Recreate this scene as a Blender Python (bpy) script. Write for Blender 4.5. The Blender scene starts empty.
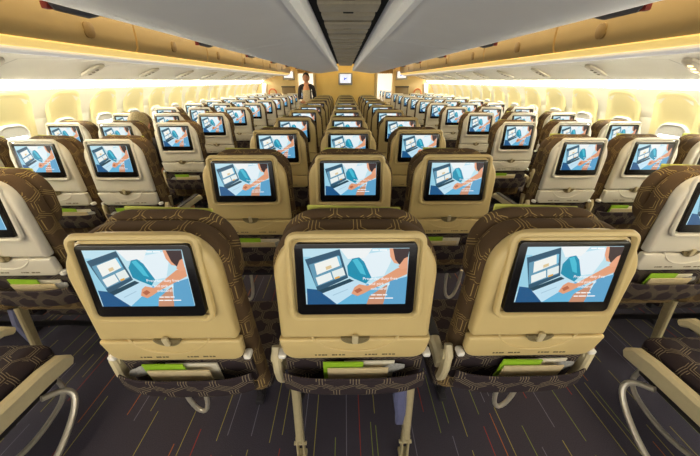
import bpy, bmesh, math, random
from mathutils import Vector, Matrix
random.seed(4)
S = bpy.context.scene
COL = S.collection
PI = math.pi
CAMZ = 1.5

# ------------------------------------------------------------------ colours and materials
def lin(c):
    return tuple(((v/255)/12.92 if v/255 <= .04045 else ((v/255+.055)/1.055)**2.4) for v in c)

def new_mat(name):
    m = bpy.data.materials.new(name); m.use_nodes = True
    nt = m.node_tree
    return m, nt, nt.nodes['Principled BSDF']

def mat(name, rgb, rough=.5, metal=0., var=.06, emit=0., scale=60., bump=0., spec=.5):
    m, nt, b = new_mat(name)
    c = lin(rgb)
    b.inputs['Roughness'].default_value = rough
    b.inputs['Metallic'].default_value = metal
    b.inputs['Specular IOR Level'].default_value = spec
    tc = nt.nodes.new('ShaderNodeTexCoord')
    n = nt.nodes.new('ShaderNodeTexNoise'); n.inputs['Scale'].default_value = scale
    n.inputs['Detail'].default_value = 3
    nt.links.new(tc.outputs['Object'], n.inputs['Vector'])
    r = nt.nodes.new('ShaderNodeValToRGB')
    r.color_ramp.elements[0].position = .3; r.color_ramp.elements[1].position = .7
    r.color_ramp.elements[0].color = tuple(v*(1-var) for v in c)+(1,)
    r.color_ramp.elements[1].color = tuple(min(1, v*(1+var)) for v in c)+(1,)
    nt.links.new(n.outputs['Fac'], r.inputs['Fac'])
    nt.links.new(r.outputs['Color'], b.inputs['Base Color'])
    if bump:
        bp = nt.nodes.new('ShaderNodeBump'); bp.inputs['Strength'].default_value = bump
        bp.inputs['Distance'].default_value = .002
        nt.links.new(n.outputs['Fac'], bp.inputs['Height']); nt.links.new(bp.outputs['Normal'], b.inputs['Normal'])
    if emit:
        nt.links.new(r.outputs['Color'], b.inputs['Emission Color'])
        b.inputs['Emission Strength'].default_value = emit
    return m

class NB:
    """tiny math-node builder"""
    def __init__(s, nt): s.nt = nt
    def __call__(s, op, *a):
        n = s.nt.nodes.new('ShaderNodeMath'); n.operation = op
        for i, v in enumerate(a):
            if isinstance(v, (int, float)): n.inputs[i].default_value = v
            else: s.nt.links.new(v, n.inputs[i])
        return n.outputs[0]
    def mix(s, f, a, b):
        n = s.nt.nodes.new('ShaderNodeMix'); n.data_type = 'RGBA'
        for i, v in ((0, f), (6, a), (7, b)):
            if isinstance(v, (tuple, list)): n.inputs[i].default_value = tuple(v)[:3]+(1,)
            elif isinstance(v, (int, float)): n.inputs[i].default_value = v
            else: s.nt.links.new(v, n.inputs[i])
        return n.outputs[2]

def fabric(name, base, line, w=.105, lw=.014):
    m, nt, b = new_mat(name); N = NB(nt)
    uv = nt.nodes.new('ShaderNodeUVMap'); uv.uv_map = 'UVMap'
    sp = nt.nodes.new('ShaderNodeSeparateXYZ'); nt.links.new(uv.outputs[0], sp.inputs[0])
    px = N('DIVIDE', sp.outputs[0], w); py = N('DIVIDE', sp.outputs[1], w*.82)
    ax = N('SUBTRACT', N('FLOORED_MODULO', px, 1.), .5); ay = N('SUBTRACT', N('FLOORED_MODULO', py, 1.732), .866)
    bx = N('SUBTRACT', N('FLOORED_MODULO', N('SUBTRACT', px, .5), 1.), .5)
    by = N('SUBTRACT', N('FLOORED_MODULO', N('SUBTRACT', py, .866), 1.732), .866)
    la = N('ADD', N('MULTIPLY', ax, ax), N('MULTIPLY', ay, ay)); lb = N('ADD', N('MULTIPLY', bx, bx), N('MULTIPLY', by, by))
    t = N('LESS_THAN', la, lb); ti = N('SUBTRACT', 1., t)
    gx = N('ABSOLUTE', N('ADD', N('MULTIPLY', ax, t), N('MULTIPLY', bx, ti)))
    gy = N('ABSOLUTE', N('ADD', N('MULTIPLY', ay, t), N('MULTIPLY', by, ti)))
    hd = N('MAXIMUM', gx, N('ADD', N('MULTIPLY', gx, .5), N('MULTIPLY', gy, .866)))
    l1 = N('LESS_THAN', N('ABSOLUTE', N('SUBTRACT', hd, .455)), lw)
    l2 = N('LESS_THAN', N('ABSOLUTE', N('SUBTRACT', hd, .37)), lw)
    nz = nt.nodes.new('ShaderNodeTexNoise'); nz.inputs['Scale'].default_value = 14
    nt.links.new(uv.outputs[0], nz.inputs['Vector'])
    gate = N('GREATER_THAN', nz.outputs['Fac'], .47)
    l = N('MINIMUM', 1., N('ADD', l1, N('MULTIPLY', l2, gate)))
    nw = nt.nodes.new('ShaderNodeTexNoise'); nw.inputs['Scale'].default_value = 500
    nt.links.new(uv.outputs[0], nw.inputs['Vector'])
    c = lin(base)
    bc = N.mix(nw.outputs['Fac'], tuple(v*.6 for v in c), tuple(v*1.4 for v in c))
    nt.links.new(N.mix(l, bc, lin(line)), b.inputs['Base Color'])
    b.inputs['Roughness'].default_value = .9; b.inputs['Specular IOR Level'].default_value = .2
    bp = nt.nodes.new('ShaderNodeBump'); bp.inputs['Strength'].default_value = .3; bp.inputs['Distance'].default_value = .001
    nt.links.new(nw.outputs['Fac'], bp.inputs['Height']); nt.links.new(bp.outputs['Normal'], b.inputs['Normal'])
    return m

def carpet(name):
    m, nt, b = new_mat(name); N = NB(nt)
    tc = nt.nodes.new('ShaderNodeTexCoord')
    sp = nt.nodes.new('ShaderNodeSeparateXYZ'); nt.links.new(tc.outputs['Object'], sp.inputs[0])
    px = N('DIVIDE', sp.outputs[0], .05); cell = N('FLOOR', px); fr = N('SUBTRACT', px, cell)
    def white(x, y=None):
        w = nt.nodes.new('ShaderNodeTexWhiteNoise'); w.noise_dimensions = '2D'
        cb = nt.nodes.new('ShaderNodeCombineXYZ'); nt.links.new(x, cb.inputs[0])
        if y is not None: nt.links.new(y, cb.inputs[1])
        nt.links.new(cb.outputs[0], w.inputs['Vector']); return w.outputs['Value']
    r = white(cell)
    t = N('ADD', N('DIVIDE', sp.outputs[1], .42), N('MULTIPLY', r, 31.7)); dc = N('FLOOR', t); df = N('SUBTRACT', t, dc)
    keep = N('MULTIPLY', N('GREATER_THAN', white(cell, dc), .45), N('LESS_THAN', df, .86))
    ln = N('MULTIPLY', N('LESS_THAN', N('ABSOLUTE', N('SUBTRACT', fr, N('ADD', .2, N('MULTIPLY', r, .6)))), .032), keep)
    ramp = nt.nodes.new('ShaderNodeValToRGB'); ramp.color_ramp.interpolation = 'CONSTANT'
    e = ramp.color_ramp.elements
    e[0].position = 0; e[0].color = lin((150, 140, 70))+(1,)
    e[1].position = .3; e[1].color = lin((170, 95, 40))+(1,)
    for p, c in ((.5, (120, 130, 60)), (.66, (150, 55, 40)), (.8, (110, 105, 120))):
        q = e.new(p); q.color = lin(c)+(1,)
    nt.links.new(white(dc, cell), ramp.inputs['Fac'])
    nz = nt.nodes.new('ShaderNodeTexNoise'); nz.inputs['Scale'].default_value = 260
    nt.links.new(tc.outputs['Object'], nz.inputs['Vector'])
    nb = nt.nodes.new('ShaderNodeTexNoise'); nb.inputs['Scale'].default_value = 2.2
    nt.links.new(tc.outputs['Object'], nb.inputs['Vector'])
    bc = N.mix(nz.outputs['Fac'], lin((40, 38, 45)), lin((76, 71, 80)))
    bc = N.mix(N('MULTIPLY', nb.outputs['Fac'], .35), bc, lin((54, 54, 76)))
    nt.links.new(N.mix(ln, bc, ramp.outputs['Color']), b.inputs['Base Color'])
    b.inputs['Roughness'].default_value = .95; b.inputs['Specular IOR Level'].default_value = .15
    bp = nt.nodes.new('ShaderNodeBump'); bp.inputs['Strength'].default_value = .4; bp.inputs['Distance'].default_value = .003
    nt.links.new(nz.outputs['Fac'], bp.inputs['Height']); nt.links.new(bp.outputs['Normal'], b.inputs['Normal'])
    return m

def seam_mat(name, rgb, period, off, rough=.5, width=.012, dark=.7):
    """painted panel with thin joints every `period` metres along the cabin"""
    m, nt, b = new_mat(name); N = NB(nt)
    tc = nt.nodes.new('ShaderNodeTexCoord')
    sp = nt.nodes.new('ShaderNodeSeparateXYZ'); nt.links.new(tc.outputs['Object'], sp.inputs[0])
    f = N('FLOORED_MODULO', N('SUBTRACT', sp.outputs[1], off), period)
    l = N('LESS_THAN', f, width)
    nz = nt.nodes.new('ShaderNodeTexNoise'); nz.inputs['Scale'].default_value = 6
    nt.links.new(tc.outputs['Object'], nz.inputs['Vector'])
    c = lin(rgb)
    bc = N.mix(nz.outputs['Fac'], tuple(v*.95 for v in c), tuple(min(1, v*1.05) for v in c))
    nt.links.new(N.mix(l, bc, tuple(v*dark for v in c)), b.inputs['Base Color'])
    b.inputs['Roughness'].default_value = rough
    return m

def picture_mat(name, strength):
    m, nt, b = new_mat(name)
    a = nt.nodes.new('ShaderNodeAttribute'); a.attribute_name = 'Col'
    b.inputs['Base Color'].default_value = (.01, .01, .01, 1); b.inputs['Roughness'].default_value = .25
    nt.links.new(a.outputs['Color'], b.inputs['Emission Color']); b.inputs['Emission Strength'].default_value = strength
    return m

M = {}
M['shell'] = mat('beige_plastic_shaded', (204, 182, 126), .42, var=.025, scale=8)  # centre shells: bin shadow and warm light put into the beige
M['shell_daylit'] = mat('beige_plastic_daylit', (214, 209, 194), .42, var=.025, scale=8)  # same beige as the centre shells, with daylight put into the colour
M['trim'] = mat('beige_trim_plastic', (196, 184, 148), .45, var=.03)
M['latchcup'] = mat('latch_recess', (124, 112, 78), .5)  # recess shading put into a darker cup colour
M['mark'] = mat('tray_lettering', (105, 95, 66), .6)
M['bezel'] = mat('black_gloss', (12, 12, 13), .22)
M['fabric'] = fabric('hex_fabric_bluelit', (46, 38, 42), (120, 108, 88))  # lower upholstery: dim bluish light put into the base colour
M['fabric_top'] = fabric('hex_fabric_brown', (88, 70, 50), (172, 148, 92), lw=.010)
M['cover'] = mat('lime_headrest_paper', (196, 200, 96), .8)
M['dark'] = mat('dark_frame', (34, 32, 36), .6)
M['leg'] = mat('seat_leg_metal', (186, 174, 138), .35, .3)
M['tube'] = mat('tube_metal', (196, 190, 176), .3, .5)
M['bluegrey'] = mat('blue_grey_plastic', (92, 96, 130), .5)
M['pic'] = picture_mat('screen_picture', 1.0)
M['carpet'] = carpet('carpet_streaks')
M['wall'] = mat('cream_sidewall', (251, 246, 226), .55, var=.02, scale=3)
M['surround'] = mat('cream_window_surround', (252, 238, 180), .5, var=.02, scale=3)
M['white'] = mat('white_plastic', (236, 234, 226), .4, var=.02)
M['shade'] = mat('window_shade', (214, 212, 204), .55, var=.02)
M['case'] = mat('monitor_case_grey', (166, 164, 158), .45)
M['pane'] = mat('daylight_pane', (250, 250, 255), .3, emit=3., var=0)
M['cove'] = mat('cove_light', (255, 248, 226), .5, emit=22, var=0)
M['ceil_lamp'] = mat('warm_aisle_light', (255, 234, 192), .5, emit=6., var=0)
M['psu'] = seam_mat('psu_panel', (240, 237, 228), .833, .55, .5)
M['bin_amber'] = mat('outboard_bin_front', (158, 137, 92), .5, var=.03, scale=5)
M['bin_lip'] = mat('amber_bin_lip_glow', (240, 206, 122), .45, var=.02, emit=.7)  # light on the lip imitated by a glow; it is no lamp
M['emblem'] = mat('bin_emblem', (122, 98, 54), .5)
M['bin_grey'] = mat('centre_bin_grey_glow', (214, 214, 216), .45, var=.02, scale=4, emit=.10)  # slight self-glow added to lighten the underside
M['binface'] = mat('centre_bin_rim_glow', (226, 226, 224), .4, var=.02, emit=.14)  # rim brightness raised by an added glow, not a lamp
M['rail'] = mat('rail_white_glow', (232, 232, 236), .35, var=.02, emit=.25)  # bounced light on the rail imitated by a slight glow
M['psu_c1'] = mat('centre_psu_grey_glow', (166, 156, 134), .55, emit=.16)  # glow added because hardly any light reaches the strip
M['psu_c2'] = mat('centre_psu_dark_glow', (138, 126, 102), .6, emit=.12)  # darker panels, with the same kind of added glow
M['black'] = mat('gap_shade_black', (10, 10, 10), .9)  # stands in for the unlit gap; also colours the hanger
M['bulk'] = mat('bulkhead_yellow', (240, 206, 120), .6, var=.03, scale=3)
M['tan'] = mat('tan_partition', (196, 172, 120), .6, var=.04)
M['brown'] = mat('brown_recess', (122, 102, 66), .6)
M['curtain'] = mat('curtain_fabric', (176, 150, 104), .85)
M['ceiling'] = mat('ceiling_cream', (232, 222, 200), .7, var=.02)
M['lime'] = mat('lime_booklet', (142, 186, 40), .5)
M['paper'] = mat('white_paper', (222, 216, 196), .6)
M['redpaper'] = mat('cream_magazine', (206, 188, 150), .5)
M['plastic_bag'] = mat('clear_wrap', (150, 150, 148), .2, var=.3, scale=90)
M['grey_handle'] = mat('grey_latch', (92, 92, 100), .4)
M['red'] = mat('red_tab', (150, 50, 40), .5)
M['unit'] = mat('light_unit', (206, 198, 180), .45)
M['lamp_off'] = mat('lamp_off', (120, 110, 92), .4)
M['bulb'] = mat('reading_lamp', (255, 206, 150), .4, emit=3.0, var=0)
M['skin'] = mat('skin', (206, 150, 116), .55, var=.04)
M['navy'] = mat('dark_cardigan', (34, 32, 40), .85)
M['blouse'] = mat('white_blouse', (226, 222, 216), .8)
M['skirt'] = mat('pale_apron', (206, 192, 160), .8, var=.15, scale=40)
M['scarf'] = mat('peach_blouse', (222, 160, 120), .8)
M['hair_black'] = mat('black_hair', (22, 18, 18), .6)
M['hair_grey'] = mat('grey_hair', (158, 142, 108), .8, var=.35, scale=90, bump=.5)
M['shirt'] = mat('passenger_shirt', (64, 60, 62), .85)
M['orange'] = mat('orange_handle', (196, 96, 50), .5)
M['screenblue'] = mat('wall_screen', (222, 230, 246), .3, emit=.85, var=0)
M['screenmark'] = mat('wall_screen_mark', (40, 80, 190), .3, emit=.8, var=0)

# ------------------------------------------------------------------ mesh helpers
class MB:
    def __init__(s): s.v = []; s.f = []; s.mi = []; s.col = []; s.cur = 0; s.c = (1, 1, 1)
    def add(s, verts, faces):
        o = len(s.v); s.v += [tuple(p) for p in verts]
        for f in faces:
            s.f.append([i+o for i in f]); s.mi.append(s.cur); s.col.append(s.c)
    def rings(s, rings, closed=True, cap0=True, cap1=True):
        n = len(rings[0]); vs = [p for r in rings for p in r]; fs = []
        for k in range(len(rings)-1):
            for i in range(n if closed else n-1):
                j = (i+1) % n
                fs.append([k*n+i, k*n+j, (k+1)*n+j, (k+1)*n+i])
        if cap0: fs.append(list(range(n))[::-1])
        if cap1: fs.append([(len(rings)-1)*n+i for i in range(n)])
        s.add(vs, fs); return s
    def box(s, x0, x1, y0, y1, z0, z1, bev=.0):
        if bev <= 0:
            v = [(x, y, z) for x in (x0, x1) for y in (y0, y1) for z in (z0, z1)]
            s.add(v, [[0, 1, 3, 2], [4, 6, 7, 5], [0, 4, 5, 1], [2, 3, 7, 6], [0, 2, 6, 4], [1, 5, 7, 3]])
        else:
            w, h = x1-x0, z1-z0
            cx = (x0+x1)/2
            s.slab(lambda i: rr(w-2*i, h-2*i, max(bev*.6, bev-i), max(bev*.6, bev-i), cx, z0+i, 3), y0, y1, bev, 2)
        return s
    def slab(s, outline, y0, y1, bev, nb=3):
        """outline(inset) -> list of (x,z); extruded y0..y1 with rounded edges"""
        F = [[(x, y0+bev*(1-math.cos(k/nb*PI/2)), z) for x, z in outline(bev*(1-math.sin(k/nb*PI/2)))] for k in range(nb+1)]
        B = [[(x, y1-bev+bev*math.sin(k/nb*PI/2), z) for x, z in outline(bev*(1-math.cos(k/nb*PI/2)))] for k in range(nb+1)]
        s.rings(F+B); return s
    def tube(s, pts, r, n=8, caps=True):
        pts = [Vector(p) for p in pts]; R = []
        up = None
        for i, p in enumerate(pts):
            d = (pts[min(i+1, len(pts)-1)]-pts[max(i-1, 0)]).normalized()
            if up is None:
                up = Vector((0, 0, 1)) if abs(d.z) < .9 else Vector((1, 0, 0))
            a = d.cross(up).normalized(); b = a.cross(d).normalized(); up = b
            rr_ = r[i] if isinstance(r, (list, tuple)) else r
            R.append([tuple(p+a*math.cos(t)*rr_+b*math.sin(t)*rr_) for t in [2*PI*k/n for k in range(n)]])
        s.rings(R, True, caps, caps); return s
    def loop(s, pts, r, n=10, sub=5):
        P = [Vector(p) for p in pts]; Q = []
        for i in range(len(P)-1):
            a, b, c, d = P[max(i-1, 0)], P[i], P[i+1], P[min(i+2, len(P)-1)]
            for k in range(sub):
                t = k/sub
                Q.append(.5*((2*b)+(c-a)*t+(2*a-5*b+4*c-d)*t*t+(3*b-a-3*c+d)*t**3))
        return s.tube(Q+[P[-1]], r, n)
    def bar(s, pts, w, h, n=None):
        """rectangular section swept along pts in the YZ plane; w is width along X, h thickness"""
        pts = [Vector(p) for p in pts]; R = []
        for i, p in enumerate(pts):
            d = (pts[min(i+1, len(pts)-1)]-pts[max(i-1, 0)]).normalized()
            nrm = Vector((1, 0, 0)).cross(d).normalized()
            hh = h[i] if isinstance(h, (list, tuple)) else h
            c = min(w, hh)*.25
            sec = [(-w/2+c, -hh/2), (w/2-c, -hh/2), (w/2, -hh/2+c), (w/2, hh/2-c), (w/2-c, hh/2), (-w/2+c, hh/2), (-w/2, hh/2-c), (-w/2, -hh/2+c)]
            R.append([tuple(p+Vector((1, 0, 0))*a+nrm*b) for a, b in sec])
        s.rings(R); return s
    def poly(s, pts): s.add(pts, [list(range(len(pts)))]); return s
    def xf(s, fn): s.v = [fn(*p) for p in s.v]; return s
    def build(s, name, m, parent=None, smooth=True, uv=False):
        me = bpy.data.meshes.new(name); me.from_pydata(s.v, [], s.f)
        ms = m if isinstance(m, list) else [m]
        for q in ms: me.materials.append(q)
        if len(ms) > 1: me.polygons.foreach_set('material_index', s.mi)
        bm = bmesh.new(); bm.from_mesh(me); bmesh.ops.recalc_face_normals(bm, faces=bm.faces); bm.to_mesh(me); bm.free()
        if smooth:
            me.polygons.foreach_set('use_smooth', [True]*len(me.polygons))
            me.set_sharp_from_angle(angle=math.radians(38))
        if uv:
            ul = me.uv_layers.new(name='UVMap')
            for p in me.polygons:
                n = p.normal; ax = max(range(3), key=lambda i: abs(n[i]))
                for li in p.loop_indices:
                    c = me.vertices[me.loops[li].vertex_index].co
                    ul.data[li].uv = (c.y, c.z) if ax == 0 else ((c.x, c.z) if ax == 1 else (c.x, c.y))
        o = bpy.data.objects.new(name, me); COL.objects.link(o)
        if parent: o.parent = parent
        return o

def rr(w, h, rt, rb, cx=0, z0=0, n=6):
    """rounded rectangle, bottom edge at z0; separate top and bottom radii"""
    w = max(w, .002); h = max(h, .002)
    rt = max(.0005, min(rt, w/2-.0005, h/2-.0002)); rb = max(.0005, min(rb, w/2-.0005, h/2-.0002)); P = []
    for (x, z, r, a0) in ((cx+w/2-rb, z0+rb, rb, -PI/2), (cx+w/2-rt, z0+h-rt, rt, 0), (cx-w/2+rt, z0+h-rt, rt, PI/2), (cx-w/2+rb, z0+rb, rb, PI)):
        for k in range(n+1):
            a = a0+k/n*PI/2; P.append((x+r*math.cos(a), z+r*math.sin(a)))
    return P
def RR(w, h, rt, rb, cx=0, z0=0, n=6):
    return lambda i: rr(w-2*i, h-2*i, max(rt-i, .002), max(rb-i, .002), cx, z0+i, n)

def empty(name, loc=(0, 0, 0)):
    o = bpy.data.objects.new(name, None); COL.objects.link(o); o.location = loc; o.empty_display_size = .1; return o
def tag(o, label=None, cat=None, group=None, kind=None):
    for k, v in (('label', label), ('category', cat), ('group', group), ('kind', kind)):
        if v: o[k] = v
    return o
KIDS = {}
def copy_tree(o, parent=None):
    c = o.copy(); COL.objects.link(c)
    if parent: c.parent = parent
    for ch in list(o.children): copy_tree(ch, c)
    return c
def curve_text(body, size, align='LEFT'):
    cu = bpy.data.curves.new('t', 'FONT'); cu.body = body; cu.size = size; cu.align_x = align; cu.resolution_u = 2
    o = bpy.data.objects.new('t', cu); COL.objects.link(o)
    dg = bpy.context.evaluated_depsgraph_get()
    me = bpy.data.meshes.new_from_object(o.evaluated_get(dg))
    vs = [tuple(v.co) for v in me.vertices]; fs = [list(p.vertices) for p in me.polygons]
    bpy.data.objects.remove(o); bpy.data.curves.remove(cu); bpy.data.meshes.remove(me)
    return vs, fs

# ------------------------------------------------------------------ the in-seat screen picture
def display_mesh(W, H):
    mb = MB()
    def pl(rgb, pts, layer):
        mb.c = lin(rgb)
        mb.poly([((x-15)/653*W-W/2, -.00025*layer, H/2-(y-15)/337*H) for x, y in pts])
    pl((186, 222, 234), [(15, 15), (668, 15), (668, 352), (15, 352)], 0)
    pl((150, 205, 225), [(15, 60), (60, 60), (95, 265), (15, 280)], 1)
    pl((225, 238, 244), [(370, 80), (420, 45), (548, 25), (560, 90), (520, 175), (440, 185)], 1)
    pl((236, 240, 240), [(240, 15), (440, 15), (400, 70), (290, 75)], 1)
    pl((22, 84, 132), [(25, 250), (100, 258), (215, 352), (22, 352)], 2)
    pl((96, 176, 214), [(215, 352), (410, 222), (500, 250), (440, 352)], 2)
    pl((20, 140, 172), [(285, 115), (318, 72), (360, 65), (392, 92), (440, 185), (405, 222), (330, 192), (292, 172)], 3)
    pl((70, 186, 210), [(318, 80), (350, 72), (380, 110), (405, 170), (370, 160)], 4)
    pl((44, 84, 108), [(25, 75), (240, 18), (292, 185), (95, 268)], 5)
    pl((96, 150, 176), [(48, 105), (232, 52), (275, 172), (85, 238)], 6)
    pl((238, 240, 234), [(82, 100), (222, 58), (240, 112), (95, 165)], 7)
    pl((120, 190, 220), [(222, 58), (238, 54), (252, 106), (240, 112)], 7)
    pl((232, 238, 236), [(86, 182), (180, 150), (194, 192), (100, 228)], 7)
    pl((226, 234, 232), [(188, 146), (260, 122), (274, 166), (202, 190)], 7)
    pl((226, 170, 70), [(205, 182), (236, 172), (240, 182), (208, 192)], 8)
    pl((220, 196, 150), [(150, 118), (185, 107), (190, 124), (155, 136)], 8)
    pl((28, 66, 84), [(100, 262), (300, 190), (330, 203), (128, 278)], 6)
    pl((190, 222, 238), [(125, 280), (328, 203), (412, 226), (218, 350)], 6)
    pl((160, 196, 216), [(190, 290), (290, 252), (292, 256), (193, 295)], 7)
    pl((222, 154, 116), [(312, 282), (332, 242), (362, 224), (418, 234), (540, 165), (600, 130), (665, 112), (665, 165), (560, 208), (450, 252), (392, 282), (352, 298)], 8)
    pl((176, 100, 70), [(330, 262), (365, 246), (385, 262), (350, 280)], 9)
    pl((196, 140, 110), [(430, 300), (545, 225), (525, 352), (412, 352)], 7)
    pl((92, 160, 200), [(560, 205), (668, 178), (668, 352), (522, 352)], 8)
    pl((226, 160, 124), [(545, 15), (585, 15), (612, 105), (578, 98), (552, 62)], 8)
    pl((58, 42, 44), [(566, 15), (668, 15), (662, 70), (612, 108), (584, 78)], 9)
    pl((226, 160, 124), [(606, 118), (640, 72), (662, 62), (664, 128), (625, 135)], 10)
    mb.c = (1, 1, 1)
    def words(txt, x, y, px):
        s = px/653*W
        vs, fs = curve_text(txt, s)
        x0 = (x-15)/653*W-W/2; z0 = H/2-(y-15)/337*H
        mb.add([(x0+v[0], -.0035, z0+v[1]) for v in vs], fs)
    words('Preorder duty free', 384, 196, 29)
    words('and pick up', 424, 228, 29)
    words('onboard!', 436, 258, 29)
    for x0, x1, y in ((440, 470, 290), (476, 512, 290), (517, 545, 290), (430, 462, 311), (467, 520, 311), (526, 585, 311), (440, 478, 22), (484, 530, 22)):
        mb.poly([((x-15)/653*W-W/2, -.0035, H/2-(y_-15)/337*H) for x, y_ in ((x0, y-3), (x1, y-3), (x1, y+3), (x0, y+3))])
    o = mb.build('display', M['pic'], smooth=False)
    ca = o.data.color_attributes.new('Col', 'FLOAT_COLOR', 'CORNER')
    for i, p in enumerate(o.data.polygons):
        for li in p.loop_indices: ca.data[li].color = tuple(mb.col[i])+(1,)
    return o

# ------------------------------------------------------------------ the economy seat
def lean(x, y, z):                       # backrest rake: lower parts lie further forward
    yy = .05*(z-1.05) if z > .93 else -.006+.2*(.93-z)
    return (x*(1+.11*(1.1-min(z, 1.2))), y+yy, z)

DISP = None
def make_seat(kind, shellmat):
    """kind L / M / R inside a triple.  Local origin: on the floor below the screen, facing +Y"""
    global DISP
    root = empty('airline_seat')
    # rear shell with raised rim round the monitor
    mb = MB(); mb.slab(RR(.412, .334, .11, .012, 0, .836, 8), .0, .045, .016, 4)
    ring = RR(.345, .255, .03, .03, 0, .925, 5)
    R = [[(x, y, z) for x, z in ring(i)] for i, y in ((0, .004), (.002, -.005), (.006, -.008), (.012, -.008), (.0165, -.003), (.018, .004))]
    mb.rings(R, True, False, False)
    mb.xf(lean)
    shell = mb.build('seat_shell', shellmat, root)
    # embossed arch round the latch
    mb = MB()
    for s_ in (0, 1):
        mb.tube([(.128*math.sin(t), -.0025+.012*abs(math.sin(t))**8, .876-.098*math.cos(t)) for t in [(-1+2*k/24)*PI*.5 for k in range(25)]], .0035, 6) if s_ == 0 else None
    mb.xf(lean); mb.build('embossed_arch', shellmat, shell)
    # folded tray table under the seam
    mb = MB(); mb.slab(RR(.425, .097, .006, .04, 0, .736, 6), -.002, .028, .009, 3); mb.xf(lambda x, y, z: (x*(1-.45*(.833-z)), y, z)); mb.xf(lean)
    tray = mb.build('tray_table', shellmat, root)
    for x0 in (-.115, .03):
        mb = MB(); x = x0
        for k in range(9):
            w = .0055+.003*((k*7) % 3)/2
            if k != 4: mb.box(x, x+w, -.0028, -.0015, .755, .761)
            x += .0098
        mb.xf(lean); mb.build('lettering', M['mark'], tray, smooth=False)
    for sx in (-1, 1):
        mb = MB(); mb.box(sx*.212-.011, sx*.212+.011, -.004, .03, .738, .758, .006)
        mb.xf(lean); mb.build('tray_hinge', M['white'], tray)
    # latch
    mb = MB(); cup = [(.040*math.cos(t), .848+.030*math.sin(t)) for t in [PI+PI*k/14 for k in range(15)]]
    R = [[(x, .002, z) for x, z in cup], [(x, -.0065, z) for x, z in cup], [(x*.86, -.0065, .848+(z-.848)*.86) for x, z in cup], [(x*.8, -.0035, .848+(z-.848)*.8) for x, z in cup]]
    mb.rings(R); mb.xf(lean); cupo = mb.build('latch_recess', M['latchcup'], tray)
    mb = MB(); mb.slab(RR(.017, .036, .005, .005, 0, .826, 3), -.014, -.003, .003, 2); mb.xf(lean)
    mb.build('latch', M['trim'], cupo)
    # monitor
    mb = MB(); mb.slab(RR(.298, .207, .014, .014, 0, .947, 4), -.0075, .02, .003, 2); mb.xf(lean)
    mon = mb.build('monitor', M['bezel'], root)
    if DISP is None:
        d = display_mesh(.254, .160); DISP = d
    else:
        d = DISP.copy(); COL.objects.link(d)
    d.parent = mon; d.location = (0, -.0085+.05*(1.062-1.05), 1.062); d.rotation_euler = (-math.atan(.05), 0, 0)
    # upholstered back
    mb = MB(); mb.slab(RR(.438, .711, .12, .03, 0, .462, 8), .034, .115, .03, 5); mb.xf(lean)
    mb.build('backrest', M['fabric_top'], root, uv=True)
    mb = MB(); mb.slab(RR(.424, .254, .115, .08, 0, .927, 8), .108, .172, .03, 5); mb.xf(lean)
    mb.xf(lambda x, y, z: (x, y+.09*max(0, abs(x)-.12), z))
    hr = mb.build('headrest', M['fabric_top'], root, uv=True)
    mb = MB(); mb.slab(RR(.27, .1765, .004, .004, 0, 1.0, 3), .171, .176, .001, 1); mb.xf(lean)
    mb.xf(lambda x, y, z: (x, y, z+(.003*math.sin(x*37)+.002*math.sin(x*81) if z > 1.15 else 0)))
    mb.build('headrest_cover', M['cover'], hr)
    # cushion, pan
    mb = MB(); mb.slab(RR(.44, .12, .04, .03, 0, .355, 5), .2, .655, .04, 4)
    mb.build('seat_cushion', M['fabric'], root, uv=True)
    mb = MB(); mb.slab(RR(.42, .035, .01, .012, 0, .322, 3), .25, .6, .01, 2)
    mb.build('seat_pan', M['dark'], root)
    # literature pocket: a bowed fabric pouch with open top
    mb = MB(); nx = 18
    def pz(u): return .568+.012*(2*u-1)**2
    R = []
    for k in range(nx+1):
        u = k/nx; x = -.212+.424*u; b = (1-(2*u-1)**4)
        yb = .004; yf = -.02-.022*b; top = .680-.006*b; bot = pz(u)
        R.append([(x, yb-.004, bot), (x, yf+.006, bot+.002), (x, yf-.004, bot+.028), (x, yf-.002, (top+bot)/2), (x, yf, top-.006), (x, yf+.005, top), (x, yf+.010, top-.004), (x, yf+.010, bot+.03), (x, yb, bot+.02)])
    mb.rings(R); mb.xf(lean)
    mb.build('literature_pocket', M['fabric'], root, uv=True)
    mb = MB(); mb.slab(RR(.42, .17, .01, .02, 0, .575, 3), .018, .036, .006, 2); mb.xf(lean)
    mb.build('pocket_back', M['fabric'], root, uv=True)
    # armrests
    sides = {'L': (-1,), 'M': (-1,), 'R': (-1, 1)}[kind]
    for sx in sides:
        x = sx*.247
        mb = MB(); mb.bar([(x, .105, .615), (x, .14, .628), (x, .25, .632), (x, .45, .622), (x, .53, .614), (x, .552, .6)], .038, [.05, .058, .055, .05, .042, .02])
        a = mb.build('armrest', M['trim'], root)
        mb = MB(); mb.bar([(x, .075, .745), (x, .065, .715), (x, .07, .65), (x, .082, .60), (x, .10, .56)], .026, [.016, .036, .04, .036, .022])
        mb.tube([(x-.018, .075, .70), (x+.018, .075, .70)], .016, 12)
        mb.build('armrest_bracket', M['trim'], a)
        mb = MB(); mb.box(x-.019, x+.019, .2, .5, .654, .662, .003); mb.xf(lambda X, Y, Z: (X, Y, Z-.03*max(0, Y-.3)))
        mb.build('arm_pad', M['dark'], a)
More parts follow.
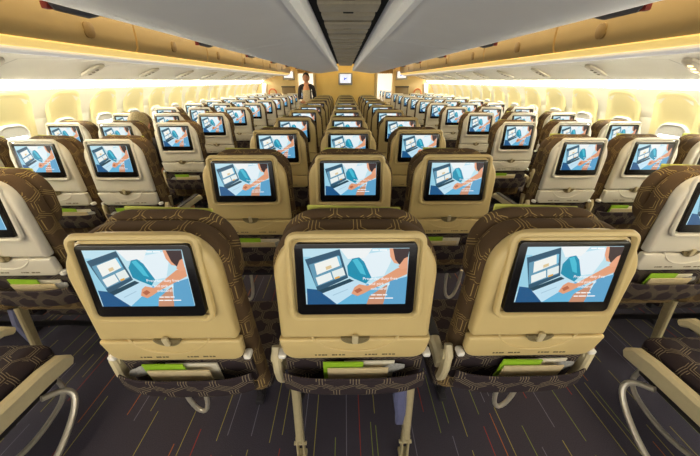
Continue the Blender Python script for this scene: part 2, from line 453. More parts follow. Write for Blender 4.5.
    # legs
    if kind == 'M':
        for x in (-.222, .222):
            mb = MB(); mb.bar([(x, .17, .46), (x, .155, .3), (x, .14, .15)], .03, [.05, .045, .04])
            lg = mb.build('leg', M['leg'], root)
            mb = MB()
            for q in (-.013, .013): mb.bar([(x+q, .14, .17), (x+q, .135, .08), (x+q, .13, .02)], .007, .03)
            mb.tube([(x-.026, .135, .12), (x+.026, .135, .12)], .008, 8)
            mb.box(x-.02, x+.02, .09, .17, .0, .022, .004)
            mb.build('floor_clevis', M['leg'], lg)
            mb = MB(); mb.bar([(x, .18, .33), (x, .33, .2), (x, .5, .03)], .026, .03)
            mb.box(x-.02, x+.02, .46, .55, .0, .03, .004)
            mb.build('diagonal_strut', M['dark'], lg)
        mb = MB(); mb.bar([(.188, .17, .45), (.185, .16, .36), (.2, .16, .26), (.202, .16, .21)], .05, [.05, .06, .04, .02])
        mb.build('wiring_box', M['bluegrey'], root)
    else:
        sx = -1 if kind == 'L' else 1
        x = sx*.0
        mb = MB()
        P = []
        for k in range(13):
            t = PI*k/12
            P.append((sx*.205-.05*math.cos(t), .3+.02*math.sin(t), .315-.25*math.sin(t)**.7))
        mb.tube(P, .011, 8)
        mb.build('baggage_loop', M['tube'], root)
        mb = MB(); x = -sx*.06
        mb.bar([(x, .36, .3), (x, .4, .16), (x, .44, .02)], .03, .035)
        mb.box(x-.02, x+.02, .39, .49, .0, .03, .004)
        mb.build('leg', M['dark'], root)
        P = [(sx*.19, .50, .34), (sx*.2, .56, .31), (sx*.205, .6, .24), (sx*.205, .58, .15), (sx*.205, .5, .08), (sx*.205, .35, .045), (sx*.205, .22, .04)]
        if shellmat is M['shell_daylit']:
            mb = MB(); mb.loop(P, .013, 8); mb.build('floor_loop', M['tube'], root)
    return root

KINDS = 'LMR'
PROTO = {}
for grp, sm in (('c', M['shell']), ('s', M['shell_daylit'])):
    for k in KINDS: PROTO[grp+k] = [make_seat(k, sm), False]
def place_seat(key, x, y):
    p = PROTO[key]
    if not p[1]: o = p[0]; p[1] = True
    else: o = copy_tree(p[0])
    o.location = (x, y, 0); return o

ORD = ['nearest', 'second', 'third', 'fourth', 'fifth', 'sixth', 'seventh', 'eighth', 'ninth', 'tenth', 'eleventh', 'twelfth']
SEATS = {}
for n in range(10):
    y = .635+.833*n
    row = ('nearest' if n == 0 else ORD[n]) if n < 9 else 'farthest'
    for k, x, w in (('L', -(.528 if n == 0 else .525), 'left'), ('M', 0, 'middle'), ('R', .528 if n == 0 else .525, 'right')):
        o = place_seat('c'+k, x, y)
        o.scale = ((.92 if n == 0 and x else 1), 1, 1)
        tag(o, f'beige-backed seat with lit screen, {w} one of the {row} centre row', 'seat', 'seats of the centre block')
        SEATS[('c', n, k)] = o
XS = (1.50, 1.985, 2.43)
XSK = {1: (1.445, 1.895, 2.34), 2: (1.475, 1.93, 2.385)}
def side_y(k): return .26+.833*k
for sgn, sw in ((-1, 'left'), (1, 'right')):
    for k in range(1, 12):
        y = side_y(k)
        for j, pos in enumerate(('aisle', 'middle', 'window')):
            kind = ('RML' if sgn < 0 else 'LMR')[j]
            o = place_seat('s'+kind, sgn*XSK.get(k, XS)[j], y); o.scale = (.87, 1, 1)
            row = ORD[k] if k < 11 else 'farthest'
            row = {1: 'second'}.get(k, row)
            tag(o, f'daylit beige-backed {pos} seat, {row} row of the {sw} window block', 'seat', f'seats of the {sw} block')
            SEATS[(sw, k, pos)] = o

# nearest side seats: only cushion, arm slabs and floor loop show at the picture's lower corners
def near_seat(sgn):
    r = empty('airline_seat', (sgn*1.5, .36, 0))
    side = 'left' if sgn < 0 else 'right'
    tag(r, f'dark patterned seat cushion with beige arms at lower {side} corner beside the aisle', 'seat', f'seats of the {side} block')
    mb = MB(); mb.slab(RR(.36, .13, .045, .03, 0, .335, 5), .1, .66, .045, 4)
    mb.build('seat_cushion', M['fabric'], r, uv=True)
    mb = MB(); mb.slab(RR(.45, .735, .105, .03, 0, .462, 8), -.08, .06, .03, 5); mb.build('backrest', M['fabric_top'], r, uv=True)
    mb = MB(); mb.slab(RR(.418, .385, .095, .012, 0, .812, 8), -.12, -.076, .016, 4); mb.build('seat_shell', M['shell_daylit'], r)
    mb = MB(); mb.slab(RR(.36, .06, .01, .02, 0, .275, 3), .05, .6, .01, 2); mb.build('seat_pan', M['dark'], r)
    x = -sgn*.225
    mb = MB(); mb.bar([(x, .0, .405), (x, .3, .405), (x, .52, .40), (x, .6, .39), (x, .635, .37)], .05, [.085, .085, .085, .08, .05]); mb.build('armrest', M['trim'], r)
    x = -sgn*.035
    mb = MB(); mb.bar([(x, .06, .60), (x, .3, .59), (x, .52, .575), (x, .62, .56), (x, .65, .535)], .045, [.05, .05, .05, .045, .03]); mb.build('armrest', M['trim'], r)
    x = -sgn*.23
    mb = MB(); mb.loop([(x*.85, .5, .3), (x*1.0, .56, .27), (x*1.12, .56, .22), (x*1.15, .48, .14), (x*1.15, .34, .07), (x*1.15, .1, .03), (x*1.1, -.05, .03)], .013, 10)
    mb.build('floor_loop', M['tube'], r)
    mb = MB(); mb.loop([(x*.55, .62, .3), (x*.6, .63, .2), (x*.62, .57, .14), (x*.62, .4, .12), (x*.62, .2, .2), (x*.62, .12, .29)], .011, 8)
    mb.build('baggage_loop', M['tube'], r)
    mb = MB(); mb.bar([(0, .2, .29), (0, .16, .15), (0, .14, .0)], .03, .04); mb.build('leg', M['dark'], r)
for sgn in (-1, 1): near_seat(sgn)

# ------------------------------------------------------------------ booklets in the pockets
def booklet(name, m, seat, dx, w, h, z, yo, tilt, label, cat='booklet', group='booklets in the seat pockets'):
    mb = MB(); mb.box(-w/2, w/2, -.002, .002, 0, h)
    mb.xf(lambda x, y, z_: (x*math.cos(tilt)-z_*math.sin(tilt), y, x*math.sin(tilt)+z_*math.cos(tilt)))
    o = mb.build(name, m, None, smooth=False)
    p = lean(dx, yo, z); o.location = (seat.location.x+p[0]*seat.scale.x, seat.location.y+p[1], p[2]); o.rotation_euler = (.15+.06, 0, 0)
    tag(o, label, cat, group); return o
def wrap(seat, dx, label):
    mb = MB(); rings = []
    rnd = random.Random(int(seat.location.x*100)+7)
    for k in range(7):
        t = k/6; w = .012*math.sin(PI*(.1+.8*t)); ring = []
        for q in range(10):
            a = 2*PI*q/10; ring.append(((-.04+.08*t), .4*w*math.cos(a)*rnd.uniform(.7, 1.1), (.012+.02*t)+(.022*math.sin(PI*(.15+.7*t)))*math.sin(a)*rnd.uniform(.7, 1.1)))
        rings.append(ring)
    mb.rings(rings); o = mb.build('wrapped_headset', M['plastic_bag'])
    p = lean(dx, .0, .645); o.location = (seat.location.x+p[0]*seat.scale.x, seat.location.y+p[1], p[2])
    tag(o, label, 'headset', 'wrapped headsets in the pockets')
def fill_pocket(seat, who, k):
    v = [(.0, 0.), (-.03, .02), (.03, -.02), (-.015, .01)][k % 4]
    booklet('booklet', M['lime'], seat, -.035+v[0], .125, .112, .606, -.0, v[1]-.02, f'lime green booklet in the pocket of the {who}')
    booklet('magazine', M['paper'], seat, .045+v[0], .16, .098, .606, .012, -v[1]*.5, f'white magazine in the pocket of the {who}', 'magazine', 'magazines in the seat pockets')
    booklet('safety_card', M['redpaper'], seat, .01+v[0], .19, .09, .603, -.008, .0, f'cream card in the pocket of the {who}', 'card', 'cards in the seat pockets')
    wrap(seat, .115+v[0] if k % 2 == 0 else -.125+v[0], f'clear-wrapped headset in the pocket of the {who}')
q = 0
for n in range(2):
    for k, w in (('M', 'middle'), ('L', 'left'), ('R', 'right')):
        fill_pocket(SEATS[('c', n, k)], f'{w} seat, {ORD[n]} centre row', q); q += 1
for sw in ('left', 'right'):
    for k in (1, 2, 3):
        for pos in ('aisle', 'middle', 'window'):
            if k == 3 and pos != 'aisle' or (k == 2 and pos == 'window'): continue
            fill_pocket(SEATS[(sw, k, pos)], f'{pos} seat, {ORD[k]} row of {sw} window block', q); q += 1

# ------------------------------------------------------------------ cabin shell
Y0, Y1 = -2.2, 16.0
def struct(mb, name, m, smooth=True):
    o = mb.build(name, m, None, smooth); tag(o, kind='structure'); return o
mb = MB(); mb.box(-2.9, 2.9, Y0, Y1, -.04, 0); struct(mb, 'floor', M['carpet'], False)
mb = MB(); mb.box(-2.9, 2.9, Y0, Y1, 2.42, 2.46); struct(mb, 'ceiling', M['ceiling'], False)
WP = [(-.02, 2.785), (.7, 2.785), (1.0, 2.775), (1.2, 2.735), (1.35, 2.66), (1.44, 2.58)]
def xw(z):
    for (a, xa), (b, xb) in zip(WP, WP[1:]):
        if z <= b: t = max(0, (z-a)/(b-a)); return xa+(xb-xa)*t
    return WP[-1][1]
for sgn, nm in ((-1, 'left'), (1, 'right')):
    zs = [-.02+1.46*k/24 for k in range(25)]
    for zz, wn in ((([z for z in zs if z < 1.2]+[1.2]), 'wall_'+nm), (([1.2]+[z for z in zs if z > 1.2]), 'trim_%d' % (14 if sgn < 0 else 15))):
        mb = MB(); prof = [(xw(z), z) for z in zz]
        outer = [(x+.06, z) for x, z in prof]
        mb.rings([[(sgn*x, y, z) for x, z in prof+outer[::-1]] for y in (Y0, Y1)])
        struct(mb, wn, M['wall'])
    # light cove
    pr = [(2.575, 1.44), (2.50, 1.475), (2.45, 1.497), (2.47, 1.515), (2.60, 1.47)]
    mb = MB(); mb.rings([[(sgn*x, y, z) for x, z in pr] for y in (Y0, 10.2)])
    o = mb.build('cove_light', M['cove']); tag(o, f'long bright cove light above the {nm} windows', 'light', 'cove lights')
    # service-unit soffit, rail and amber lip
    pr = [(1.77, 1.63), (2.08, 1.625), (2.3, 1.56), (2.46, 1.50), (2.48, 1.53), (2.3, 1.60), (2.1, 1.66), (1.77, 1.66)]
    mb = MB(); mb.rings([[(sgn*x, y, z) for x, z in pr] for y in (Y0, 10.2)])
    struct(mb, 'trim_%d' % (1 if sgn < 0 else 2), M['psu'])
    mb = MB(); c = [(1.745+.028*math.cos(a), 1.648+.019*math.sin(a)) for a in [2*PI*k/12 for k in range(12)]]
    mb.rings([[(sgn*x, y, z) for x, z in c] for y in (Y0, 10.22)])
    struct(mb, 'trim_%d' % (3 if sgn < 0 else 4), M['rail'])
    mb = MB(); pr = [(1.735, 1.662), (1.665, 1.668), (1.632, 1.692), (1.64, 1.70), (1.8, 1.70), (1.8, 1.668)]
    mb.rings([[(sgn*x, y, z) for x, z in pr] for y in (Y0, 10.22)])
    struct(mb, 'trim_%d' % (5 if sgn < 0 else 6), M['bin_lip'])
    mb = MB(); mb.box(sgn*1.40-.18, sgn*1.40+.18, Y0+.2, 9.2, 2.36, 2.415, .01)
    o = mb.build('aisle_ceiling_light', M['ceil_lamp']); tag(o, f'warm strip light in the ceiling over the {nm} aisle', 'light', 'aisle ceiling lights')
    for i, yy in enumerate((.0, 3.2, 6.4, 9.2)):
        pass

# windows
wi = 0
def curved_plate(mb, sgn, yc, ring_fn, offs):
    """rings (inset, lift) of rr outlines in the wall surface"""
    R = []
    for i, l in offs:
        R.append([(sgn*(xw(z)-l), yc+x, z) for x, z in ring_fn(i)])
    return R
for sgn, nm in ((-1, 'left'), (1, 'right')):
    for k in range(-4, 14):
        yc = 2.63+.53*k; wi += 1
        r = empty(f'window_{wi}', (0, 0, 0)); tag(r, kind='structure')
        mb = MB(); mb.rings(curved_plate(mb, sgn, yc, RR(.41, .66, .15, .12, 0, .76, 6), [(0, .0), (.012, .004), (.03, .004), (.045, .001)])+curved_plate(mb, sgn, yc, RR(.29, .39, .10, .10, 0, .79, 6), [(0, .002)]), True, False, False)
        mb.build('window_surround', M['surround'], r)
        mb = MB(); mb.rings(curved_plate(mb, sgn, yc, RR(.29, .39, .10, .10, 0, .79, 6), [(0, .002), (.003, .018), (.012, .024), (.022, .02), (.028, .008)]), True, False, False)
        fr = mb.build('window_frame', M['white'], r)
        mb = MB(); mb.rings(curved_plate(mb, sgn, yc, RR(.246, .346, .085, .085, 0, .812, 6), [(0, .006), (.002, .008)]))
        mb.build('pane', M['pane'], fr)
        drop = [.05, .05, .09, .05, .07, .05, .05, .10][(k+4) % 8]
        mb = MB(); mb.rings(curved_plate(mb, sgn, yc, lambda i, d=drop: rr(.236-2*i, d+.02-2*i, .06, .004, 0, 1.15-d+i, 6), [(0, .009), (.002, .016)]))
        mb.build('shade', M['shade'], fr)

# outboard bins
bi = 0
for sgn, nm in ((-1, 'left'), (1, 'right')):
    ys = [.06+1.345*k for k in range(-1, 8)]
    for k in range(len(ys)-1):
        a, b = ys[k]+.012, ys[k+1]-.012
        if k == len(ys)-2: b = 10.1
        r = empty('overhead_bin', (0, 0, 0))
        tag(r, f'amber-lit overhead bin above the {nm} windows, ' + (ORD[k-1]+' from the camera' if k else 'behind the camera'), 'overhead bin', f'{nm} overhead bins')
        prof = [(1.648, 1.695), (1.622, 1.72), (1.612, 1.78), (1.612, 1.90), (1.635, 2.02), (1.70, 2.12)]
        back = [(2.5, 2.2), (2.55, 1.70)]
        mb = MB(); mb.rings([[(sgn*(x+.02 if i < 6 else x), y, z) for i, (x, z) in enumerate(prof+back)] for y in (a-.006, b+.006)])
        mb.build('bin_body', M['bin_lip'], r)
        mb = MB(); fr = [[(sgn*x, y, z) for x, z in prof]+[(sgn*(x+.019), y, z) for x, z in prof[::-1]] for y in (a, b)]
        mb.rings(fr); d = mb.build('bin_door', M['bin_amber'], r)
        yc = a+{2: .85, 3: .55, 4: .32, 5: .1}.get(k, .6)
        mb = MB(); pet = []
        for q in range(8):
            t = 2*PI*q/8
            for w in range(8):
                tt = t+2*PI/8*w/8; rad = .042+.006*abs(math.sin(2*tt)); pet.append((rad*math.cos(tt), rad*math.sin(tt)))
        def onface(z):
            for (x0, z0), (x1, z1) in zip(prof, prof[1:]):
                if z <= z1: return x0+(x1-x0)*(z-z0)/(z1-z0)
            return 1.6
        mb.rings([[(sgn*(onface(1.785+v*s_)-l), yc+u*s_, 1.785+v*s_) for u, v in pet] for s_, l in ((1, -.004), (1, .008), (.9, .010))])
        mb.build('emblem', M['emblem'], d)
# PSU reading-light clusters
for sgn, nm in ((-1, 'left'), (1, 'right')):
    for k in range(10):
        y = 2.12+.833*k-(.0)
        r = empty('reading_light_unit', (0, 0, 0)); tag(r, f'reading light panel under the {nm} bins, {ORD[k]} from the camera', 'reading light', f'reading light units on the {nm}')
        A, B = Vector((sgn*2.02, y-.08, 1.622)), Vector((sgn*2.33, y+.10, 1.545))
        mb = MB(); n = 12; R = []
        d = (B-A); L = d.length; d.normalize(); s = Vector((0, 1, 0)).cross(d).normalized(); nn = s if s.z < 0 else -s
        side = d.cross(nn).normalized()
        for lift, sc in ((-.004, 1.), (.010, 1.), (.016, .8)):
            ring = []
            for q in range(20):
                t = 2*PI*q/20
                ring.append(tuple(A+d*(L/2+L/2*sc*math.copysign(abs(math.cos(t))**.6, math.cos(t)))+side*(.045*sc*math.copysign(abs(math.sin(t))**.7, math.sin(t)))+nn*lift))
            R.append(ring)
        mb.rings(R); mb.build('light_panel', M['unit'], r)
        for q in range(3):
            c = A+d*(L*(.3+.2*q))+nn*.017
            mb = MB(); mb.rings([[tuple(c+d*(rad*math.cos(t))+side*(rad*math.sin(t))+nn*l) for t in [2*PI*w/10 for w in range(10)]] for rad, l in ((.014, -.004), (.014, .002), (.009, .005))])
            mb.build('lamp', M['bulb'] if k == 0 else M['lamp_off'], r)

# centre bins
ybs = [-1.835, -.49, .855, 2.2, 3.545, 4.89, 6.235, 7.58, 8.95]
CP = [(.225, 2.43), (.225, 1.84), (.19, 1.825), (.186, 1.80), (.187, 1.752), (.205, 1.735), (.30, 1.722), (.45, 1.703), (.60, 1.682), (.70, 1.674), (.80, 1.688), (.95, 1.722), (1.08, 1.755), (1.19, 1.785), (1.25, 1.83), (1.26, 1.90), (1.2, 2.05), (1.1, 2.2), (.95, 2.43), (.4, 2.43)]
for sgn, nm in ((-1, 'left'), (1, 'right')):
    for k in range(len(ybs)-1):
        a, b = ybs[k]+.003, ybs[k+1]-.003
        r = empty('centre_overhead_bin', (0, 0, 0))
        tag(r, f'grey centre overhead bin on the {nm} of the ribbed strip, ' + (ORD[k-1]+' one in view' if k > 0 else 'partly behind the camera'), 'overhead bin', f'{nm} centre bins')
        mb = MB(); ym = a+.67
        R = []
        for y, ins in ((a, .006), (a+.006, 0), (b-.006, 0), (b, .006)):
            R.append([(sgn*(x+(ins if x < .25 else -ins if x > 1.1 else 0)), y, z+(ins if z < 1.9 else 0)) for x, z in CP])
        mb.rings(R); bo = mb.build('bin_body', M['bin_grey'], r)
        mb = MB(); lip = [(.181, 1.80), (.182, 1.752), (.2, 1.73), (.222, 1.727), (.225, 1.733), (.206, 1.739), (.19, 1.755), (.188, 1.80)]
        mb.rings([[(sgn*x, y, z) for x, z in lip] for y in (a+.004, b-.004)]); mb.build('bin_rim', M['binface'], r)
        yl = a+.72
        mb = MB(); mb.tube([(sgn*1.15, yl-.13, 1.772), (sgn*1.165, yl-.1, 1.768), (sgn*1.17, yl+.08, 1.769), (sgn*1.15, yl+.12, 1.772)], [.008, .018, .018, .008], 8)
        h = mb.build('bin_latch', M['grey_handle'], r)
        mb = MB(); mb.box(min(sgn*1.165, sgn*1.19), max(sgn*1.165, sgn*1.19), yl-.135, yl-.105, 1.752, 1.777, .004); mb.build('latch_tab', M['red'], h)
# ribbed centre service strip
r = empty('service_strip', (0, 0, 0)); tag(r, 'ribbed grey brown service panel strip running down the middle between centre bins', 'ceiling panel')
y = -1.8; k = 0
while y < 8.85:
    w = [.2, .12, .16, .13][k % 4]; e = min(y+w-.006, 8.93)
    dz = [0, .02, .004, .014][k % 4]
    mb = MB(); mb.box(-.16, .16, y, e, 1.845+dz, 1.875+dz, .006)
    mb.build('service_panel', M['psu_c1'] if k % 4 in (0, 2) else M['psu_c2'], r)
    y += w; k += 1
mb = MB(); mb.box(-.03, .03, -1.8, 8.9, 1.86, 2.43); mb.build('hanger', M['black'], r)
mb = MB(); mb.box(-.222, .222, -1.8, 8.94, 1.90, 1.91); o = struct(mb, 'trim_7', M['black'], False)  # black strip painting the shade in the gap beside the service panels

# ------------------------------------------------------------------ far end of the cabin
mb = MB(); mb.box(-.80, .80, 9.25, 9.33, 0, 2.42, .01); struct(mb, 'wall_front', M['bulk'])
for i, sgn in enumerate((-1, 1)):
    x0, x1 = sorted((sgn*1.50, sgn*2.80))
    mb = MB(); mb.box(x0, x1, 10.3, 10.4, 0, 2.42, .01); struct(mb, f'wall_end_{"left" if sgn < 0 else "right"}', M['tan'])
    for xx, nn_ in ((sgn*.84, 8+i), (sgn*1.455, 10+i)):
        mb = MB(); mb.box(xx-.035, xx+.035, 10.15 if nn_ > 9 else 9.22, 10.35 if nn_ > 9 else 9.36, 0, 2.42, .012); struct(mb, f'trim_{nn_}', M['tan'])
    # aisle curtain gathered under the header
    mb = MB(); n = 40; xa, xb = sgn*.88, sgn*1.42
    f0 = [(xa+(xb-xa)*k/n, 10.25+.025*math.sin(k*1.5)) for k in range(n+1)]
    mb.rings([[(x, y, z) for x, y in f0]+[(x, y+.012, z) for x, y in f0[::-1]] for z in (1.70, 2.4)])
    o = mb.build('aisle_curtain', M['curtain']); tag(o, f'tan curtain pelmet hanging over the far end of the {"left" if sgn < 0 else "right"} aisle', 'curtain', 'aisle curtains')
    # wall monitor
    side = 'left' if sgn < 0 else 'right'
    def monitor(x, y, z, label, w=.36, h=.24):
        r = empty('wall_monitor', (x, y, z)); tag(r, label, 'monitor', 'wall monitors')
        mb = MB(); mb.slab(RR(w, h, .03, .03, 0, -h/2, 4), -.07, 0, .012, 3); f = mb.build('monitor_case', M['case'], r)
        mb = MB(); mb.slab(RR(w-.08, h-.09, .012, .012, 0, -h/2+.055, 3), -.073, -.06, .002, 1); s = mb.build('monitor_screen', M['screenblue'], r)
        mb = MB(); mb.poly([(-.06, -.0745, -.03), (-.03, -.0745, -.035), (.01, -.0745, .0), (.06, -.0745, .03), (.05, -.0745, .045), (.0, -.0745, .02), (-.02, -.0745, .04), (-.035, -.0745, .04), (-.03, -.0745, .005)])
        mb.build('screen_mark', M['screenmark'], s, smooth=False)
    monitor(sgn*1.70, 10.3, 1.66, f'small white monitor on the tan partition at the far end of the {side} block', .34, .25)
    if sgn < 0: monitor(0, 9.245, 1.545, 'white framed monitor high on the yellow centre bulkhead', .38, .30)
    # brown recess panel
    r = empty('literature_rack', (sgn*1.74, 10.303, 1.07)); tag(r, f'brown recessed panel below the monitor on the far {side} partition', 'panel', 'partition panels')
    mb = MB(); mb.slab(RR(.40, .5, .02, .02, 0, -.25, 3), -.03, 0, .006, 2); mb.build('recess_panel', M['brown'], r)
    mb = MB(); mb.slab(RR(.42, .035, .01, .01, 0, .25, 3), -.05, 0, .006, 2); mb.build('top_ledge', M['dark'], r)
    # orange arched handle and white post by the exit
    mb = MB(); x = sgn*2.22
    mb.tube([(x+.11*math.cos(t), 10.23, 1.17+.11*math.sin(t)) for t in [PI*k/14 for k in range(15)]], .018, 8)
    mb.tube([(x+.11*sx, 10.23, z) for sx in (1,) for z in (1.0, 1.17)], .018, 8); mb.tube([(x-.11, 10.23, z) for z in (1.0, 1.17)], .018, 8)
    mb.box(x-.13, x+.13, 10.22, 10.302, .96, 1.01, .01)
    o = mb.build('grab_handle', M['orange']); tag(o, f'orange arched handle on the far {side} partition', 'handle', 'arched handles')
    mb = MB(); mb.bar([(sgn*2.49, 10.25, .0), (sgn*2.48, 10.25, 1.2), (sgn*2.45, 10.25, 1.42)], .13, [.09, .09, .05]); struct(mb, f'trim_{12+i}', M['white'])
mb = MB(); mb.box(-2.9, 2.9, Y1, Y1+.05, 0, 2.42); struct(mb, 'wall_back', M['wall'], False)

# next cabin seen through the right aisle
for sgn, sw in ((1, 'right'), (-1, 'left')):
    for i, y in enumerate((11.3, 12.25, 13.2)):
        for j in range(2):
            o = place_seat('s'+('LM' if sgn > 0 else 'RM')[j], sgn*XS[j], y); o.scale = (.87, 1, 1)
            tag(o, f'dim {("aisle", "inner")[j]} seat beyond the {sw} aisle opening, {("nearest", "second", "farthest")[i]} row', 'seat', 'seats in the forward cabin')

# ------------------------------------------------------------------ people
def skin_obj(name, verts, edges, m, parent, sub=2, root=0):
    me = bpy.data.meshes.new(name); me.from_pydata([v[:3] for v in verts], edges, [])
    o = bpy.data.objects.new(name, me); COL.objects.link(o)
    sk = o.modifiers.new('s', 'SKIN'); sk.use_smooth_shade = True
    if not me.skin_vertices: 
        bm = bmesh.new(); bm.from_mesh(me); bm.verts.layers.skin.verify(); bm.to_mesh(me); bm.free()
    for i, v in enumerate(verts):
        r = v[3]; me.skin_vertices[0].data[i].radius = (r, r) if isinstance(r, (int, float)) else r
        me.skin_vertices[0].data[i].use_root = (i == root)
    sb = o.modifiers.new('b', 'SUBSURF'); sb.levels = sub; sb.render_levels = sub
    dg = bpy.context.evaluated_depsgraph_get()
    nm = bpy.data.meshes.new_from_object(o.evaluated_get(dg))
    nm.materials.clear(); nm.materials.append(m)
    nm.polygons.foreach_set('use_smooth', [True]*len(nm.polygons))
    bpy.data.objects.remove(o); nm.name = name
    q = bpy.data.objects.new(name, nm); COL.objects.link(q); q.parent = parent
    return q

def hand_nodes(V, E, wrist_idx, d, side, up):
    """palm + five fingers from the wrist, d = finger direction, side = towards the thumb"""
    w = Vector(V[wrist_idx][:3]); d = d.normalized(); side = side.normalized()
    V.append((*(w+d*.05), (.036, .018))); p = len(V)-1; E.append((wrist_idx, p))
    for f, (o, L) in enumerate(((.028, .068), (.010, .078), (-.009, .073), (-.027, .058))):
        a = w+d*.088+side*o; V.append((*a, .0095)); i = len(V)-1; E.append((p, i))
        b = a+d*L*.5+up*.006; V.append((*b, .0085)); E.append((i, i+1))
        c = b+d*L*.42+up*.02; V.append((*c, .0075)); E.append((i+1, i+2))
    a = w+d*.04+side*.045; V.append((*a, .011)); i = len(V)-1; E.append((p, i))
    b = a+d*.045+side*.014; V.append((*b, .009)); E.append((i, i+1))

def head_mesh(parent, c, m, yaw=0., R=.078):
    """egg-shaped head with brow, nose, lips, chin and ears, facing -Y before yaw"""
    mb = MB(); n, k = 24, 18; rings = []
    for j in range(1, k):
        t = PI*j/k; z = math.cos(t); rad = math.sin(t); ring = []
        for i in range(n):
            a = 2*PI*i/n; x = rad*math.cos(a); y = rad*math.sin(a)
            sx = .95-.22*max(0, -z)**1.3; sy = 1.18-.16*max(0, -z)
            X = x*sx; Y = y*sy; Z = z*1.42
            f = max(0, -y)
            if f > .8 and -.35 < z < .05: Y -= .22*(1-abs(z+.17)/.22)*max(0, 1-abs(x)/.2) if abs(z+.17) < .22 else 0
            if f > .6 and .02 < z < .2: Y += .07*max(0, 1-abs(abs(x)-.33)/.25)
            if f > .7 and -.55 < z < -.42: Y -= .06*max(0, 1-abs(x)/.3)
            if z < -.75 and f > .2: Y -= .12
            ring.append((X*R, Y*R, Z*R))
        rings.append(ring)
    mb.rings(rings)
    for sx in (-1, 1):
        mb.rings([[(sx*R*(.92+.1*q), R*(.12+.2*s_*math.cos(t)), R*(-.02+.33*s_*math.sin(t))) for t in [2*PI*i/10 for i in range(10)]] for q, s_ in ((0, .6), (.8, 1.), (1.4, .8))])
    mb.xf(lambda x, y, z: (c[0]+x*math.cos(yaw)-y*math.sin(yaw), c[1]+x*math.sin(yaw)+y*math.cos(yaw), c[2]+z))
    h = mb.build('head', m, parent)
    em = MB()
    for sx in (-1, 1):
        em.rings([[(sx*R*.33+R*.13*s_*math.cos(t), -R*(1.02+.05*q), R*.10+R*.06*s_*math.sin(t)) for t in [2*PI*i/8 for i in range(8)]] for q, s_ in ((0, 1.), (1, .7))])
    em.xf(lambda x, y, z: (c[0]+x*math.cos(yaw)-y*math.sin(yaw), c[1]+x*math.sin(yaw)+y*math.cos(yaw), c[2]+z))
    em.build('eyes', M['hair_black'], h)
    return h
def hair_cap(parent, c, m, yaw, R=.078, cut=-.1, front=.55, thick=1.09, bun=False):
    mb = MB(); n, k = 24, 14; rings = []
    for j in range(1, k+1):
        ring = []
        for i in range(n):
            a = 2*PI*i/n; fy = -math.sin(a)
            lim = math.acos(max(-.9, min(.98, cut+(front-cut)*max(0, fy)**.8)))
            t = lim*j/k; z = math.cos(t); rad = math.sin(t)
            ring.append((rad*math.cos(a)*R*.98*thick, rad*math.sin(a)*R*1.2*thick, z*R*1.42*thick))
        rings.append(ring)
    mb.rings(rings, True, True, False)
    if bun: mb.rings([[(R*.42*math.sin(p)*math.cos(t), R*1.25+R*.4*math.sin(p)*math.sin(t), R*.5+R*.42*math.cos(p)) for t in [2*PI*i/10 for i in range(10)]] for p in [PI*q/8 for q in range(1, 8)]])
    mb.xf(lambda x, y, z: (c[0]+x*math.cos(yaw)-y*math.sin(yaw), c[1]+x*math.sin(yaw)+y*math.cos(yaw), c[2]+z))
    return mb.build('hair', m, parent)

# cabin attendant standing at the far end of the left aisle, facing us
P = empty('person', (-1.04, 9.0, 0))
tag(P, 'standing crew member in dark cardigan and pale apron, black hair, in the left aisle', 'person')
V = [(0, 0, .93, (.14, .10)), (0, .0, 1.1, (.115, .085)), (0, .0, 1.27, (.14, .095)), (0, .01, 1.39, (.11, .07)), (0, .0, 1.44, .054), (0, -.01, 1.50, .052)]
E = [(0, 1), (1, 2), (2, 3), (3, 4), (4, 5)]
for s in (-1, 1):
    b = len(V)
    V += [(s*.165, .0, 1.36, .05), (s*.205, .01, 1.10, .04), (s*.15, -.14, .98, .032)]
    E += [(3, b), (b, b+1), (b+1, b+2)]
    hand_nodes(V, E, b+2, Vector((-s*.8, -.5, .02)), Vector((-s*.1, -.1, 1)), Vector((0, .5, -.3)))
    b = len(V)
    V += [(s*.085, 0, .84, .085), (s*.09, -.01, .48, .058), (s*.09, .01, .09, .036), (s*.095, -.1, .045, .034), (s*.1, -.16, .035, .026)]
    E += [(0, b), (b, b+1), (b+1, b+2), (b+2, b+3), (b+3, b+4)]
skin_obj('body', V, E, M['skin'], P)
hc = (0, -.02, 1.57); head_mesh(P, hc, M['skin'], 0, R=.088); hair_cap(P, hc, M['hair_black'], 0, R=.088, cut=-.45, front=.6, bun=True)
Vc = [(0, 0.005, .95, (.165, .12)), (0, 0, 1.1, (.135, .105)), (0, 0, 1.27, (.158, .112)), (0, .01, 1.38, (.112, .082))]
Ec = [(0, 1), (1, 2), (2, 3)]
for s in (-1, 1):
    b = len(Vc); Vc += [(s*.17, .0, 1.36, .062), (s*.208, .01, 1.10, .054), (s*.17, -.09, 1.01, .05)]; Ec += [(3, b), (b, b+1), (b+1, b+2)]
skin_obj('cardigan', Vc, Ec, M['navy'], P)
def lathe(prof, n, fx=1., fy=1., cx=0, cy=0):
    return [[(cx+r*fx*math.cos(2*PI*i/n), cy+r*fy*math.sin(2*PI*i/n), z) for i in range(n)] for r, z in prof]
def front_panel(rows):
    mb = MB(); R = []
    for z, w, d in rows:
        R.append([(w*math.cos(t), -d*.88-.03*math.sin(t), z) for t in [PI*i/10 for i in range(11)]]+[(w*math.cos(t), -d*.7, z) for t in [PI-PI*i/10 for i in range(11)]])
    mb.rings(R); return mb
mb = MB(); mb.rings(lathe([(.155, 1.06), (.185, .95), (.205, .8), (.21, .45)], 28, 1., .78)); mb.build('skirt', M['skirt'], P)
front_panel([(.96, .10, .135), (1.1, .09, .122), (1.25, .10, .13), (1.28, .10, .128)]).build('apron_bib', M['skirt'], P)
front_panel([(1.275, .088, .124), (1.36, .07, .10), (1.43, .035, .065)]).build('blouse', M['scarf'], P)
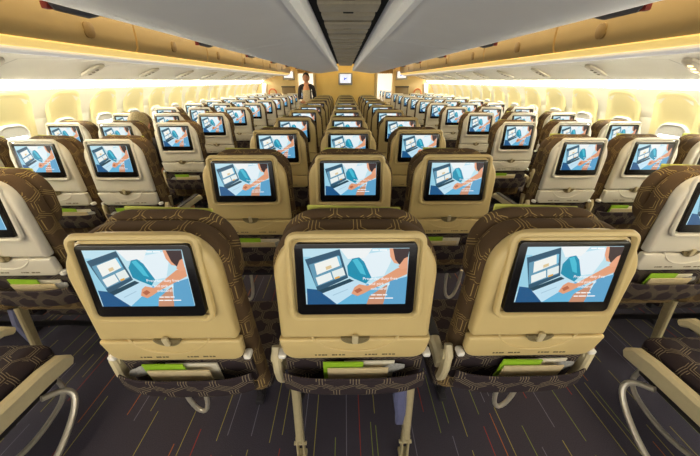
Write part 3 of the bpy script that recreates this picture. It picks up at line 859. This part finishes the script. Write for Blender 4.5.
for s in (-1, 1):
    mb = MB(); mb.tube([(s*.17, -.085, 1.012), (s*.15, -.14, .98)], [.052, .044], 10); mb.build('cuff', M['blouse'], P)

# grey-haired passenger seated in the left block
st = SEATS[('left', 3, 'middle')].location
P = empty('person', (st.x-.08, st.y+.43, .0))
tag(P, 'seated passenger with short grey hair seen from behind above a left block seat', 'person')
V = [(0, .04, .56, (.13, .11)), (0, .0, .70, (.12, .09)), (0, -.04, .85, (.15, .095)), (0, -.04, .95, (.10, .07)), (0.01, -.03, 1.0, .052), (.015, -.02, 1.05, .05)]
E = [(0, 1), (1, 2), (2, 3), (3, 4), (4, 5)]
for s in (-1, 1):
    b = len(V); V += [(s*.165, -.03, .91, .052), (s*.19, .02, .72, .042), (s*.12, .2, .68, .034)]; E += [(3, b), (b, b+1), (b+1, b+2)]
    hand_nodes(V, E, b+2, Vector((-s*.35, 1, -.25)), Vector((-s*1, -.2, .1)), Vector((0, 0, -.5)))
    b = len(V); V += [(s*.1, .08, .55, .085), (s*.1, .38, .54, .062), (s*.1, .37, .1, .04), (s*.1, .47, .05, .034)]; E += [(0, b), (b, b+1), (b+1, b+2), (b+2, b+3)]
skin_obj('body', V, E, M['skin'], P)
hc = (.02, -.01, 1.115); head_mesh(P, hc, M['skin'], PI-.5); hair_cap(P, hc, M['hair_grey'], PI-.5, cut=-.5, front=.5)
Vc = [(0, .03, .58, (.15, .125)), (0, .0, .70, (.14, .108)), (0, -.04, .85, (.165, .11)), (0, -.04, .95, (.112, .085))]; Ec = [(0, 1), (1, 2), (2, 3)]
for s in (-1, 1):
    b = len(Vc); Vc += [(s*.168, -.03, .91, .064), (s*.192, .02, .72, .054), (s*.14, .15, .69, .046)]; Ec += [(3, b), (b, b+1), (b+1, b+2)]
skin_obj('shirt', Vc, Ec, M['shirt'], P)

# ------------------------------------------------------------------ lights, world, camera
def area(name, loc, rot, sx, sy, power, col):
    l = bpy.data.lights.new(name, 'AREA'); l.shape = 'RECTANGLE'; l.size = sx; l.size_y = sy; l.energy = power; l.color = col
    o = bpy.data.objects.new(name, l); COL.objects.link(o); o.location = loc; o.rotation_euler = rot; return o
area('rear_fill_light', (0, -1.9, 1.9), (math.radians(62), 0, 0), 3.5, .7, 55, (1, .93, .80))  # unseen warm fill lamp added behind the camera to brighten the seat backs
mb = MB(); mb.box(-.7, .7, 9.0, 9.2, 2.36, 2.415, .01)
o = mb.build('bulkhead_wash_light', M['ceil_lamp']); tag(o, 'warm ceiling light washing the yellow centre bulkhead', 'light')
for sgn, nm in ((-1, 'left'), (1, 'right')):
    mb = MB(); mb.box(sgn*1.75-.3, sgn*1.75+.3, 9.75+.4, 10.28, 2.30, 2.415, .01)  # unseen lamp added to brighten the end wall
    o = mb.build('partition_fill_light', M['ceil_lamp']); tag(o, f'added warm fill light washing the far {nm} partition', 'light')
area('forward_cabin_light', (0, 12.8, 2.3), (0, 0, 0), 4, 4, 420, (1, .93, .85))
w = bpy.data.worlds.new('World'); S.world = w; w.use_nodes = True
w.node_tree.nodes['Background'].inputs[0].default_value = (1, .95, .88, 1)
w.node_tree.nodes['Background'].inputs[1].default_value = 1.3

F = 305.; TH = math.radians(25.75)
cd = bpy.data.cameras.new('Camera'); cam = bpy.data.objects.new('Camera', cd); COL.objects.link(cam)
cd.sensor_width = 36; cd.lens = F/700*36; cd.clip_start = .02
cam.location = (-.025, 0, CAMZ)
cam.rotation_euler = (PI/2-TH, 0, -math.radians(.93))
S.camera = cam
S.view_settings.view_transform = 'Standard'
S.view_settings.exposure = 0
